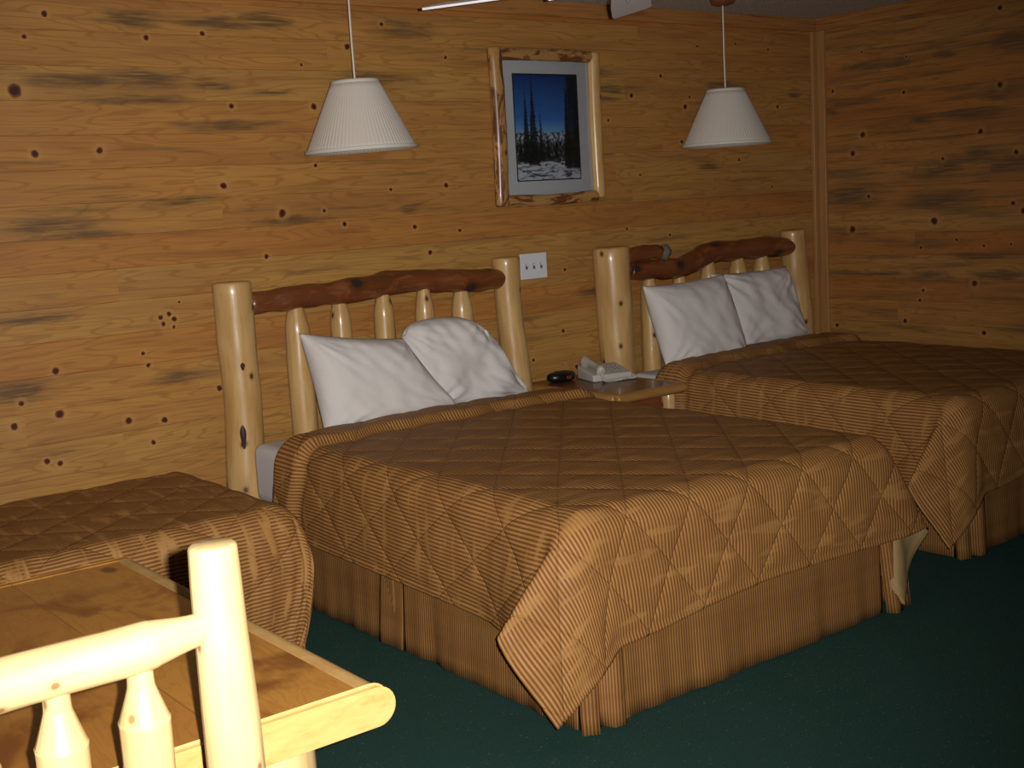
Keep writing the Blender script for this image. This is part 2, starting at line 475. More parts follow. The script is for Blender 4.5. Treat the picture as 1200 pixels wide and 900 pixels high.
def edge_wood(name='pale_table_edge', q=1.0):
    k = N(name)
    o = k.sep(k.coord())
    n = k.noise(k.xyz(k.math('MULTIPLY', o[0], 8.), k.math('MULTIPLY', o[1], 8.), k.math('MULTIPLY', o[2], 30.)), 2.0, 4, .6, .8)
    k.set(Base_Color=k.ramp(n, [(.3, (.52 * q, .325 * q, .115 * q)), (.6, (.47 * q, .27 * q * q ** .2, .085 * q)), (.8, (.32 * q, .155 * q, .04 * q))]), Roughness=.35 if q == 1 else .55, Coat_Weight=.3 if q == 1 else 0.0)
    k.b.inputs['Specular IOR Level'].default_value = .5 if q == 1 else .2
    return k.m
M_edge = edge_wood()

M_side = edge_wood('honey_table_edge', .8)
def shade_mat():
    k = N('pleated_shade_fabric')
    c = k.coord(); n = k.noise(c, 60, 2)
    k.set(Base_Color=(.56, .50, .44), Roughness=.9)
    k.b.inputs['Specular IOR Level'].default_value = .15
    return k.m
M_shade = shade_mat()
M_rim = plain('shade_trim', (.55, .52, .45), .7, .3)
M_cord = plain('white_cord', (.62, .56, .48), .5)
M_canopy = plain('brown_canopy', (.16, .055, .022), .4)
M_white = plain('white_plastic', (.62, .62, .65), .35)
M_fan = plain('white_fan_blade', (.84, .82, .84), .45)
M_brass = plain('brass', (.45, .30, .10), .3, metal=1.0)
M_slot = plain('dark_slot', (.10, .095, .08), .6)
M_black = plain('black_plastic', (.006, .006, .007), .3)
M_red = plain('red_display', (.10, .012, .010), .4, Emission_Color=(1, .12, .08, 1), Emission_Strength=.03)
M_beige = plain('beige_plastic', (.46, .43, .38), .4)
M_beige2 = plain('grey_beige_plastic', (.30, .28, .25), .45)
M_dkwood = log_wood('reddish_board', (.20, .062, .02), (.15, .042, .014), knots=.02)
M_mat = plain('picture_mat_board', (.43, .42, .43), .8, .2)
M_nstop = None

# ------------------------------------------------------------------ room shell
def wall_boards(name, mat, axis, a0, a1, at, inward):
    """board wall with real V grooves; axis 0: runs along X at y=at ; axis 1: runs along Y at x=at"""
    zs = [(0.0, 0.0)]
    k = 0
    while True:
        z = Z0 + k * PH
        if z > H - .004: break
        zs += [(z - .0012, 0.0), (z, .0013), (z + .0012, 0.0)]
        k += 1
    zs.append((H, 0.0))
    V, F = [], []
    n = len(zs)
    for a in (a0, a1):
        for (z, d) in zs:
            p = at - inward * d
            V.append((a, p, z) if axis == 0 else (p, a, z))
    back = at - inward * .1
    for a in (a0, a1):
        for z in (0, H):
            V.append((a, back, z) if axis == 0 else (back, a, z))
    for i in range(n - 1):
        F.append([i, n + i, n + i + 1, i + 1])
    b = 2 * n
    F += [[b, b + 1, b + 3, b + 2], [0, n, b + 2, b], [n - 1, 2 * n - 1, b + 3, b + 1]]
    return struct(mesh(name, V, F, mat, smooth=False))

wall_boards('wall_back', M_back, 0, XL, XR, W, -1)
wall_boards('wall_right', M_right, 1, YF, W, XR, -1)
wall_boards('wall_left', M_left, 1, YF, W, XL, 1)
wall_boards('wall_front', M_front, 0, XL, XR, YF, 1)
struct(bx('floor', XL - .1, XR + .1, YF - .1, W + .1, -.1, 0, carpet_mat(), r=0))
struct(bx('ceiling', XL - .1, XR + .1, YF - .1, W + .1, H, H + .1, ceiling_mat(), r=0))
# trim: top strips under the ceiling and the quarter strips in the corner
struct(bx('trim_1', XL, XR, W - .016, W, H - .072, H, M_trimh, r=.003))
struct(bx('trim_2', XR - .016, XR, YF, W - .017, H - .072, H, M_trimh, r=.003))
struct(bx('trim_3', XR - .055, XR - .018, W - .022, W, 0, H - .073, M_trim, r=.004))
struct(bx('trim_4', XR - .022, XR, W - .075, W - .023, 0, H - .073, M_trim, r=.004))

# ------------------------------------------------------------------ cloth
def upsample(A, n):
    B = np.stack([catmull(A[:, j], n) for j in range(A.shape[1])], 1)
    C = np.stack([catmull(B[i], n) for i in range(B.shape[0])], 0)
    return C

def comforter(name, label, xf, a, top, length, drops, lobes, seed, cuff=True, head=None, lining=True, tuck=0.0, smooth_n=2, rot=0.0, group=None, thick=.012, vband=0.0):
    """xf(s,t,z)->world. drops=(left, right, foot). lobes: per corner list of (phi_deg, tilt_out, tilt_front)"""
    dl, dr, df = drops
    st = .026
    ns = int((2 * a + dl + dr) / st) + 1
    nt = int((length + df) / st) + 1
    s = np.linspace(-a - dl, a + dr, ns); t = np.linspace(-df, length, nt)
    SS, TT = np.meshgrid(s, t, indexing='ij')
    # the quilt lies slightly turned on the bed
    S2 = SS + rot * (TT - length / 2); T2 = TT - rot * SS
    # drape: every thread leaves the flat top over a rounded edge and turns into its hanging direction
    RD = .075
    ai = a - RD + .006; ti = RD - .006
    X = np.zeros((ns, nt, 3))
    ov = np.maximum(np.abs(S2) - ai, 0); of = np.maximum(ti - T2, 0)
    sg = np.where(S2 < 0, -1.0, 1.0)
    X[..., 0] = np.clip(S2, -ai, ai); X[..., 1] = np.maximum(T2, ti); X[..., 2] = top + .004
    r = np.hypot(ov, of)
    phi = np.degrees(np.arctan2(of, ov + 1e-9))
    E3 = np.zeros((ns, nt, 3))
    E3[..., 0] = np.where(r > 0, ov / (np.hypot(ov, of) + 1e-9) * sg, 0); E3[..., 1] = np.where(r > 0, -of / (np.hypot(ov, of) + 1e-9), 0)
    D3 = np.zeros((ns, nt, 3))
    ft, fs = np.maximum(T2 - ti, 0), np.maximum(ai - np.abs(S2), 0)
    side, foot = of <= 0, ov <= 0
    for sgn, lob in ((-1, np.array(lobes[0], float)), (1, np.array(lobes[1], float))):
        Dn = catmull(lob, 12)
        tx = np.interp(phi, Dn[:, 0], Dn[:, 1]); ty = np.interp(phi, Dn[:, 0], Dn[:, 2])
        tx = np.radians(tx) * sgn; ty = -np.radians(ty)
        # the flare at the corner dies away along the side and along the foot
        fx = np.where(side, np.exp(-(ft / .22) ** 2), 1) * np.where(foot, np.exp(-(fs / .50) ** 2), 1)
        fy = np.where(side, np.exp(-(ft / .50) ** 2), 1) * np.where(foot, np.exp(-(fs / .22) ** 2), 1)
        tx = tx * fx + np.where(side, sgn * .055, 0) * (1 - fx); ty = ty * fy + np.where(foot, -.055, 0) * (1 - fy)
        tilt = np.hypot(tx, ty) + 1e-9
        d = np.stack([np.sin(tilt) * tx / tilt, np.sin(tilt) * ty / tilt, -np.cos(tilt)], -1)
        m = (sg == sgn)
        D3[m] = d[m]
        rad = np.interp(phi, Dn[:, 0], Dn[:, 3])
        rad = 1 + (rad - 1) * np.where(side, np.exp(-(ft / .30) ** 2), 1) * np.where(foot, np.exp(-(fs / .42) ** 2), 1)
        r = np.where(m, r * rad, r)
    K = 60
    cr_ = np.clip((E3 * D3).sum(-1), -1, 1); om = np.arccos(cr_)
    arc = RD * PI / 2
    pos = np.zeros_like(X)
    for k in range(K):
        rr = r * (k + .5) / K
        q = np.clip(rr / arc, 0, 1)
        so_ = np.sin(om) + 1e-9
        dirv = (np.sin((1 - q) * om) / so_)[..., None] * E3 + (np.sin(q * om) / so_)[..., None] * D3
        pos += dirv * (r / K)[..., None]
    X += pos
    if tuck:      # the free corner swings back in towards the floor
        X[..., 1] += tuck * np.clip((top - .17 - X[..., 2]) / .33, 0, 1) ** 1.4 * np.exp(-(ft / .35) ** 2)
    hangm = (r > .02)[..., None]
    for _ in range(smooth_n):
        Y = X.copy()
        Y[1:-1] += .25 * (X[2:] + X[:-2] - 2 * X[1:-1]); X = np.where(hangm, Y, X)
        Y = X.copy()
        Y[:, 1:-1] += .25 * (X[:, 2:] + X[:, :-2] - 2 * X[:, 1:-1]); X = np.where(hangm, Y, X)
    X[..., 2] = np.maximum(X[..., 2], .012)
    up = 3
    XX = upsample(X, up)
    UV = upsample(np.dstack([SS, TT, SS * 0]), up)[..., :2]
    # normals
    du = np.gradient(XX, axis=0); dv = np.gradient(XX, axis=1)
    Nn = np.cross(du, dv); Nn /= np.linalg.norm(Nn, axis=-1, keepdims=True) + 1e-9
    if Nn[XX.shape[0] // 2, XX.shape[1] // 2, 2] < 0: Nn = -Nn; flip = True
    else: flip = False
    us, ut = UV[..., 0], UV[..., 1]
    P = .31
    def dist(g):
        return (.5 - np.abs(g - np.floor(g) - .5)) * P
    c_ = 1 / math.hypot(1, 1.2)
    d = np.minimum(dist((ut + 1.2 * us) / P), dist((ut - 1.2 * us) / P)) * c_
    edge = np.minimum(np.minimum(us - us.min(), us.max() - us), ut - ut.min())
    d = np.minimum(d, np.maximum(edge - .026, 0) + np.clip(.022 - edge, 0, .02))
    puff = .0058 * (1 - np.exp(-d / .022))
    disp = puff
    wr = np.zeros_like(us)
    hang = (XX[..., 2] < top - .05)
    for i in range(us.shape[0]):
        for j in range(us.shape[1]):
            wr[i, j] = noise.noise(Vector((us[i, j] * 7 + seed, ut[i, j] * 7, seed))) * .6 + noise.noise(Vector((us[i, j] * 15, ut[i, j] * 15 + seed, 0))) * .22
    disp = disp + wr * np.where(hang, .009, .005) * np.clip(edge / .06, .25, 1)
    if vband:
        for i in range(us.shape[0]):
            for j in range(us.shape[1]):
                if hang[i, j]:
                    disp[i, j] += vband * noise.noise(Vector((us[i, j] * 3.0, ut[i, j] * 26, seed)))
    if cuff:
        # turned-down band at the head: a second thickness with a rolled end
        e = length - ut + .03 * np.sin(us * 2.2 + seed)
        wav = .012 * np.sin(us * 9 + seed) + .01 * np.sin(us * 21)
        w = .19 + wav
        q = np.clip((w - e) / .035, 0, 1); q = q * q * (3 - 2 * q)
        disp = disp + .030 * q * np.clip(e / .04, 0, 1) ** .5 - .006 * np.exp(-((e - w - .012) / .016) ** 2)
    XX = XX + Nn * disp[..., None]
    XX[..., 2] = np.maximum(XX[..., 2], .018)
    if head is not None:   # uneven head edge
        k = np.clip((ut - (length - .35)) / .35, 0, 1)
        XX[..., 1] += k * (head(us) + .36 * np.maximum(np.abs(us) - a + .04, 0))
    n0, n1 = us.shape
    V = [xf(*p) for p in XX.reshape(-1, 3)]
    idx = np.arange(n0 * n1).reshape(n0, n1)
    Q = np.stack([idx[:-1, :-1], idx[1:, :-1], idx[1:, 1:], idx[:-1, 1:]], -1).reshape(-1, 4)
    o = mesh(name, V, Q.tolist(), None, None, uv=UV.reshape(-1, 2), mats=[M_quilt, M_lining] if lining else [M_quilt2, M_quilt2])
    # make normals face up
    me = o.data
    mid = me.polygons[(n0 // 2) * (n1 - 1) + n1 // 2]
    if mid.normal.z < 0: me.flip_normals()
    so = o.modifiers.new('quilt', 'SOLIDIFY')
    so.thickness = thick; so.offset = -1; so.material_offset = 1; so.material_offset_rim = 0
    tag(o, label, 'comforter', group)
    return o

# ------------------------------------------------------------------ log beds
def skirt_data(x0, x1, y0, y1, z1, seed, split_y):
    """pleated dust ruffle, panels left / foot / right with open pleats at corners"""
    rnd = random.Random(seed)
    V, F, UV = [], [], []
    def panel(pts, u0, flare, phase, lift=0.0):
        n = len(pts); m = 8
        base = len(V)
        L = u0; pp = pts[0][0]
        for (p, nv) in pts:
            L += math.hypot(p[0] - pp[0], p[1] - pp[1]); pp = p
            wob = .5 * noise.noise(Vector((L * 5 + phase, seed, 0))) + .35 * noise.noise(Vector((L * 14 + phase, 0, seed)))
            for j in range(m):
                f = j / (m - 1)
                z = z1 + (.006 + lift - z1) * f
                o = f * (flare + .022 * wob) + .004 * wob
                V.append((p[0] + nv[0] * o, p[1] + nv[1] * o, z)); UV.append((L, z))
        for i in range(n - 1):
            for j in range(m - 1):
                F.append([base + i * m + j, base + i * m + j + 1, base + (i + 1) * m + j + 1, base + (i + 1) * m + j])
        return L
    def line(p, q, nv, k=60, bow=0.0):
        out = []
        for i in range(k + 1):
            f = i / k
            o = bow * math.sin(f * PI)
            out.append(((p[0] + (q[0] - p[0]) * f + nv[0] * o, p[1] + (q[1] - p[1]) * f + nv[1] * o), nv))
        return out
    u = 0
    u = panel(line((x0, y1), (x0, split_y), (-1, 0)), u, .012, 1)
    # pleat: narrow tongue behind and a box fold
    u = panel(line((x0 + .004, split_y + .09), (x0 + .012, split_y - .05), (-1, 0), 10), u, .030, 2)
    u = panel(line((x0, split_y - .055), (x0, y0 + .02), (-1, 0)), u, .014, 3)
    # accordion corner folds
    c = [(x0 + .012, y0 + .05), (x0 - .012, y0 + .012), (x0 + .03, y0 - .012), (x0 + .055, y0 + .02), (x0 + .075, y0 + .022), (x0 + .085, y0 - .018), (x0 + .125, y0 - .022), (x0 + .14, y0 + .008)]
    u = panel([(p, (-.5, -.85)) for p in c], u, .035, 4)
    u = panel(line((x0 + .135, y0), (x1 - .1, y0), (0, -1), 80), u, .014, 5)
    c = [(x1 - .11, y0 + .01), (x1 - .09, y0 - .02), (x1 - .05, y0 - .015), (x1 - .04, y0 + .02), (x1 - .01, y0 + .02), (x1 + .012, y0 - .01), (x1 + .015, y0 + .03)]
    u = panel([(p, (.5, -.85)) for p in c], u, .035, 6)
    u = panel(line((x1, y0 + .03), (x1, y1), (1, 0)), u, .012, 7)
    return V, F, UV

def log_bed(label, x0, x1, yfoot, ztop, posts, rail, spindles, seed, stub=None):
    cx = (x0 + x1) / 2
    t = thing('log_bed', label, 'bed', (cx, (yfoot + 4.68) / 2, 0), 'log beds against the back wall')
    yh = 4.645
    for k, (pts, rr) in enumerate(posts):
        po = log('headboard_post', [(x, yh, z) for (x, z) in pts], rr, M_log, t, seg=32, rough=.05, seed=seed + k * 1.7, cap=.12)
        if k == 0 and not stub:
            knot(po, 2.163, yh, .081, math.radians(-116), .615, .012, .05)
            knot(po, 2.17, yh, .077, math.radians(-104), .90, .009, .016)
    r = log('headboard_rail', [(x, yh - .01 * math.sin(i), z) for i, (x, z, q) in enumerate(rail)], [q for *_, q in rail], M_cedar, t, seg=32, rough=.20, seed=seed + 5, cap=.5, nscale=11)
    if stub:
        sp, sr = stub
        b = log('broken_branch', sp, sr, M_cedar, r, seg=18, rough=.18, seed=seed + 6, cap=.3, nscale=18)
        e = np.array(sp[-1])
        log('splintered_end', [e + np.array([-.012, 0, -.004]), e + np.array([.02, -.008, .0]), e + np.array([.045, -.01, -.012])], [sr[-1] * 1.0, sr[-1] * 1.15, sr[-1] * .55], M_grey, r, seg=9, rough=.35, seed=seed + 9, cap=.2, nscale=30)
    for k, (xx, zt, rr) in enumerate(spindles):
        z0 = .40
        log('headboard_spindle', [(xx + .004, yh, z0), (xx, yh, .7), (xx, yh, zt - .14), (xx, yh, zt - .07), (xx, yh, zt - .02), (xx, yh, zt + .03)], [rr * 1.15, rr * 1.18, rr * 1.12, rr * 1.06, rr * .84, rr * .60], M_log, t, seg=22, rough=.05, seed=seed + 10 + k * 2.3, cap=.15)
    # lower cross rail carrying the spindles
    log('headboard_lower_rail', [(x0 + .05, yh, .40), (cx, yh, .40), (x1 - .02, yh, .40)], [.045, .05, .045], M_log, t, rough=.05, seed=seed + 30)
    bx('box_spring', x0 + .03, x1 - .03, yfoot + .04, 4.57, .13, .335, M_sheet, t, r=.02)
    mt = bx('mattress', x0 + .012, x1 - .012, yfoot + .022, 4.575, .340, ztop - .034, M_sheet, t, r=.045, smooth=True)
    V, F, UV = skirt_data(x0 - .005, x1 + .005, yfoot, 4.52, .335, seed, (yfoot + 4.52) / 2 - .02)
    sk = mesh('bed_skirt', V, F, M_skirt, t, uv=UV)
    m = sk.modifiers.new('cloth', 'SOLIDIFY'); m.thickness = .003; m.offset = 0
    for sx in (x0 + .12, x1 - .12):
        for sy in (yfoot + .14, 4.45):
            bx('leg', sx - .03, sx + .03, sy - .03, sy + .03, 0, .13, M_black, t, r=.005)
    return t

def knot(post, cx, cy, r, ang, z, w, h):
    """open dark knot sunk into a post: a lens hugging the log"""
    V, F = [], []
    nr, ns = 5, 20
    for i in range(nr + 1):
        f = i / nr
        for k in range(ns):
            th = 2 * PI * k / ns
            du = w * f * math.cos(th) * (1 + .2 * math.sin(3 * th)); dz = h * f * math.sin(th)
            a = ang + du / r
            rr = r * 1.03 + .004 * (1 - f * f) - .004 * f
            V.append((cx + rr * math.cos(a), cy + rr * math.sin(a), z + dz))
    for i in range(nr):
        for k in range(ns):
            k2 = (k + 1) % ns
            F.append([i * ns + k, i * ns + k2, (i + 1) * ns + k2, (i + 1) * ns + k])
    mesh('open_knot', V, F, M_knot, post)
M_knot = plain('dark_knot', (.035, .016, .010), .6)
B1 = dict(x0=2.145, x1=3.60, y=2.535, top=.615)
B2 = dict(x0=4.245, x1=5.66, y=2.69, top=.63)
log_bed('log bed nearest the table, plain straight dark rail across headboard, clock side on right', B1['x0'], B1['x1'], B1['y'], B1['top'],
        [([(2.150, 0), (2.155, .35), (2.172, .7), (2.170, .95), (2.170, 1.238)], [.083, .082, .076, .078, .079]),
         ([(3.60, 0), (3.598, .5), (3.59, .75), (3.572, 1.0), (3.569, 1.235)], [.078, .076, .068, .062, .068])],
        [(2.225, 1.140, .046), (2.40, 1.147, .047), (2.557, 1.150, .046), (2.771, 1.153, .053), (2.912, 1.166, .056), (3.079, 1.166, .049), (3.204, 1.154, .054), (3.333, 1.145, .053), (3.46, 1.14, .051), (3.545, 1.138, .040), (3.575, 1.136, .022)],
        [(2.447, 1.098, .047), (2.658, 1.105, .042), (2.877, 1.118, .042), (3.093, 1.115, .040), (3.299, 1.10, .045)], 1.0)
log_bed('log bed nearest the room corner, headboard rail with wavy bend and broken branch stub', B2['x0'], B2['x1'], B2['y'], B2['top'],
        [([(4.262, 0), (4.262, .5), (4.25, .85), (4.238, 1.237)], [.088, .088, .092, .094]),
         ([(5.72, 0), (5.71, .5), (5.69, .85), (5.662, 1.05), (5.648, 1.24)], [.075, .075, .072, .072, .074])],
        [(4.32, 1.118, .050), (4.45, 1.106, .052), (4.596, 1.098, .055), (4.733, 1.096, .054), (4.846, 1.120, .057), (4.948, 1.148, .058), (5.169, 1.158, .056), (5.398, 1.157, .056), (5.557, 1.152, .052), (5.625, 1.146, .042), (5.65, 1.145, .025)],
        [(4.496, 1.050, .043), (4.721, 1.045, .043), (4.946, 1.095, .045), (5.178, 1.105, .048), (5.376, 1.105, .047)], 4.0,
        stub=([(4.31, 4.62, 1.175), (4.40, 4.615, 1.192), (4.48, 4.61, 1.198), (4.56, 4.605, 1.186)], [.036, .038, .036, .034]))

# corner folds: the foot panel runs on past the corner and flares out to the side
LOBE = [(0, 24, 0, 1), (10, 44, 0, 1), (22, 38, 3, 1.03), (42, 17, 10, 1.10), (66, 4, 9, 1.20), (90, -6, 5, 1.15)]
LOBE2 = [(0, 2, -16, 1.05), (20, -4, -12, 1.06), (44, -6, 8, 1.12), (54, 13, 0, 1.05), (63, 29, 6, 1), (76, 15, 7, 1), (90, 0, 5, 1)]
def bed_xf(b):
    cx = (b['x0'] + b['x1']) / 2
    return lambda s, t, z: (cx + s, b['y'] + t, z)
comforter('comforter', 'brown quilted comforter left of the nightstand, pale lining showing at its foot corner', bed_xf(B1), (B1['x1'] - B1['x0']) / 2, B1['top'], 1.76, (.345, .345, .320), (LOBE, LOBE2), 1.3,
          head=lambda s: .06 * np.cos(s * 2.0) - .03, rot=.02, group='brown quilted comforters')
comforter('comforter', 'brown striped quilted comforter on the bed in the room corner', bed_xf(B2), (B2['x1'] - B2['x0']) / 2, B2['top'], 1.66, (.36, .30, .32), (LOBE, LOBE2), 8.1,
          head=lambda s: .05 * np.cos(s * 2.0) + .10 * (s + .3), rot=.02, group='brown quilted comforters')

# ------------------------------------------------------------------ low bed on the left
DB = dict(xr=1.925, yf=3.745, yb=4.70, top=.505)
t = thing('daybed', 'small low bed along the wall at left, hidden under its comforter', 'bed', (1.0, 4.22, 0))
bx('mattress', -.03, DB['xr'] - .03, DB['yf'] + .03, DB['yb'] - .03, .30, DB['top'] - .035, M_sheet, t, r=.045, smooth=True)
bx('bed_base', -.01, DB['xr'] - .06, DB['yf'] + .06, DB['yb'] - .05, .12, .30, M_dkwood, t, r=.01)
for sx in (.08, DB['xr'] - .16):
    for sy in (DB['yf'] + .12, DB['yb'] - .12):
        log('leg', [(sx, sy, 0), (sx, sy, .06), (sx, sy, .12)], [.035, .035, .035], M_log, t, seg=16, seed=sx)
LOBE3 = [(0, 2, 14, 1), (20, 4, 18, 1), (45, 6, 15, 1), (70, 3, 6, 1), (90, -6, 0, 1)]
cyd = (DB['yf'] + DB['yb']) / 2; ad = (DB['yb'] - DB['yf']) / 2
comforter('comforter', 'brown striped quilted comforter hanging to the carpet over the low bed behind the table', lambda s, t_, z: (DB['xr'] - t_, cyd + s, z), ad, DB['top'], 1.93, (.50, .02, .16), (LOBE3, LOBE3), 14.0,
          cuff=False, lining=False, tuck=.17, rot=0.0, group='brown quilted comforters', vband=.012)

# ------------------------------------------------------------------ pillows
def pillow(label, c, y0, lean, fat, seed, wr=1.0, blunt=0.0):
    """c: TL,TR,BR,BL corners in (x,z); leans back with height"""
    n = 61
    V, F = [], []
    TL, TR, BR, BL = [np.array(p, float) for p in c]
    def P(u, v, side):
        a, b = (u + 1) / 2, (v + 1) / 2
        # edges sag inwards between the pointed corners
        k = 1 - .045 * (1 - u * u) * 1
        p = (BL * (1 - a) + BR * a) * (1 - b) + (TL * (1 - a) + TR * a) * b
        ctr = (TL + TR + BL + BR) / 4
        ins = .055 * ((1 - u * u) * v ** 6 + (1 - v * v) * u ** 6)
        p = p + (ctr - p) * ins
        if v > 0: p = p + (ctr - p) * blunt * (u * v) ** 4 - np.array([0, 1]) * blunt * .0
        if v > 0: p = p + np.array([0, blunt * .16 * (1 - u * u) * v ** 3])
        g = max(0, 1 - u ** 4) ** .62 * max(0, 1 - v ** 4) ** .62
        th = fat * g
        nz = noise.noise(Vector((u * 1.6 + seed, v * 1.6, seed)))
        # creases radiating out of the corners
        cr = 0
        for (cu, cv) in ((-1, -1), (1, -1), (1, 1), (-1, 1)):
            du, dv = u - cu, v - cv
            r = math.hypot(du, dv); an = math.atan2(dv, du)
            cr += math.exp(-(r / .75) ** 2) * (noise.noise(Vector((an * 5.5 + seed * 3 + cu, cv * 4, r * .8)))) * min(1, r * 3)
        w = wr * (.016 * cr + .016 * nz + .007 * noise.noise(Vector((u * 4 + seed, v * 3 + u * 2, 3 + seed)))) * min(1, g * 3)
        y = y0 + (p[1] - .6) * lean + side * (th + w * (1 if side < 0 else .3))
        return (p[0], y, p[1])
    for side in (-1, 1):
        for i in range(n):
            for j in range(n):
                V.append(P(-1 + 2 * i / (n - 1), -1 + 2 * j / (n - 1), side))
    for sd in (0, 1):
        b = sd * n * n
        for i in range(n - 1):
            for j in range(n - 1):
                q = [b + i * n + j, b + (i + 1) * n + j, b + (i + 1) * n + j + 1, b + i * n + j + 1]
                F.append(q if sd == 0 else q[::-1])
    import bmesh
    o = mesh('pillow', V, F, M_linen)
    bm = bmesh.new(); bm.from_mesh(o.data)
    bmesh.ops.remove_doubles(bm, verts=bm.verts[:], dist=.0005)
    bm.to_mesh(o.data); bm.free()
    for p in o.data.polygons: p.use_smooth = True
    # origin at its base
    c0 = Vector((sum(v.co.x for v in o.data.vertices) / len(o.data.vertices), y0, min(v.co.z for v in o.data.vertices)))
    o.data.transform(Matrix.Translation(-c0)); o.location = c0
    return tag(o, label, 'pillow', 'white pillows')

pillow('slumped white pillow overlapping the front of its tilted neighbour, on bed nearest the daybed', [(2.375, 1.015), (2.86, .940), (3.09, .600), (2.405, .585)], 4.405, .22, .105, 1.0, 1.0)
pillow('rumpled white pillow with bunched top, right one on bed nearest the daybed', [(2.865, .985), (3.33, .975), (3.56, .595), (2.93, .590)], 4.490, .16, .085, 5.0, 1.7, .20)
pillow('smooth white pillow beside the telephone, left one on the corner bed', [(4.315, 1.035), (4.915, 1.048), (4.985, .610), (4.37, .605)], 4.41, .22, .092, 9.0, .8)
pillow('white pillow with diagonal creases, right one on the corner bed', [(4.87, 1.052), (5.485, 1.045), (5.615, .625), (4.93, .610)], 4.49, .16, .080, 13.0, 1.4)

# ------------------------------------------------------------------ nightstand
t = thing('nightstand', 'small log-legged nightstand wedged between the two beds under the telephone', 'nightstand', (3.90, 4.36, 0))
nx0, nx1, ny0, ny1, nz = 3.69, 4.125, 4.03, 4.71, .61
k = N('nightstand_top'); o = k.sep(k.coord())
f = k.noise(k.xyz(k.math('MULTIPLY', o[0], 3.), k.math('MULTIPLY', o[1], 40.), 0), 1.5, 3)
k.set(Base_Color=k.ramp(f, [(.3, (.17, .055, .018)), (.7, (.11, .034, .012))]), Roughness=.36, Coat_Weight=.2)
bx('tabletop', nx0 + .02, nx1 - .02, ny0 + .028, ny1, nz - .035, nz, k.m, t, r=.003)
log('front_edge', [(nx0 - .005, ny0 + .02, nz - .021), (3.9, ny0 + .02, nz - .021), (nx1 + .005, ny0 + .02, nz - .021)], [.0235, .024, .0235], M_honey, t, seg=20, seed=2.2, cap=.4)
for xx in (nx0 + .008, nx1 - .008):
    log('side_edge', [(xx, ny0 + .03, nz - .021), (xx, 4.4, nz - .021), (xx, ny1, nz - .021)], [.023, .0235, .023], M_honey, t, seg=20, seed=xx, cap=.3)
for xx in (nx0 + .055, nx1 - .06):
    for yy in (ny0 + .07, ny1 - .06):
        log('leg', [(xx, yy, 0), (xx, yy, .3), (xx, yy, nz - .036)], [.034, .034, .033], M_log, t, seg=18, seed=xx + yy)
bx('apron', nx0 + .05, nx1 - .055, ny0 + .105, ny0 + .125, nz - .17, nz - .036, M_dkwood, t)
bx('drawer_runner', nx0 + .09, nx1 - .10, ny0 + .085, ny0 + .103, nz - .052, nz - .037, M_edge, t, r=.002)
for xx in (nx0 + .05, nx1 - .065):
    bx('side_panel', xx, xx + .015, ny0 + .126, ny1 - .03, nz - .30, nz - .036, M_dkwood, t)
bx('shelf', nx0 + .04, nx1 - .04, ny0 + .05, ny1 - .02, .20, .225, M_dkwood, t)

# alarm clock
t = thing('alarm_clock', 'small black oval alarm clock on the nightstand', 'clock', (3.835, 4.60, nz + .001))
V, F = lathe_data([(0, .0), (.060, .0), (.075, .008), (.083, .020), (.080, .034), (.068, .044), (.045, .048), (0, .048)], 36)
V = [(3.835 + x, 4.60 + y * .6, nz + .001 + z) for x, y, z in V]
body = mesh('clock_body', V, F, M_black, t)
bx('clock_display', 3.830, 3.856, 4.5475, 4.553, nz + .016, nz + .030, M_red, t, r=.001)
bx('snooze_button', 3.805, 3.865, 4.585, 4.615, nz + .047, nz + .052, M_black, t, r=.002)

# telephone
px, py = 4.03, 4.47
t = thing('telephone', 'beige corded desk telephone on the nightstand beside the corner bed', 'telephone', (px, py, nz + .001))
def rotbox(x0, x1, y0, y1, z0, z1, ang, mat, name, r=.006, slope=0.0):
    V, F = box_data(x0, x1, y0, y1, z0, z1, r)
    c, s = math.cos(ang), math.sin(ang)
    V = [(px + x * c - y * s, py + x * s + y * c, nz + .001 + z + (slope * (y + .09) if z > (z0 + z1) / 2 else 0)) for x, y, z in V]
    return mesh(name, V, F, mat, t, smooth=True)
an = -.28
base = rotbox(-.125, .085, -.085, .095, .0, .032, an, M_beige, 'phone_base',   .008, .17)
def lp(x, y, z):
    c, s = math.cos(an), math.sin(an)
    return (px + x * c - y * s, py + x * s + y * c, nz + .001 + z)
kp = []
for i in range(3):
    for j in range(4):
        kp.append(box_data(.0 + i * .023, .016 + i * .023, -.06 + j * .024, -.045 + j * .024, .04 + .17 * (.03 + j * .024) - .006, .046 + .17 * (.03 + j * .024) - .006, .002))
V, F = join(*kp)
kx = mesh('keypad', [lp(*p) for p in V], F, M_beige2, t)
# handset lying across the left side of the base
log('handset', [lp(-.088, -.10, .048), lp(-.086, -.085, .054), lp(-.084, -.04, .068), lp(-.084, .03, .080), lp(-.084, .085, .080), lp(-.086, .105, .078)], [.022, .028, .017, .017, .029, .024], M_beige, t, seg=18, cap=.5, flat=(1.0, .75))
# coiled cord lying in front
cp = catmull([lp(-.09, -.108, .04), lp(-.085, -.13, .012), lp(-.03, -.135, .010), lp(.03, -.115, .010), lp(.075, -.12, .010), lp(.10, -.09, .010), lp(.09, -.05, .012)], 40)
T = np.gradient(cp, axis=0); T /= np.linalg.norm(T, axis=1)[:, None]
hel = []
for i, (p, q) in enumerate(zip(cp, T)):
    a = np.cross(q, [0, 0, 1]); a /= np.linalg.norm(a); b = np.cross(a, q)
    th = i * 1.05
    hel.append(p + (a * math.cos(th) + b * math.sin(th)) * .0055)
log('handset_cord', hel, [.0026] * len(hel), M_beige, t, seg=6, dense=False)

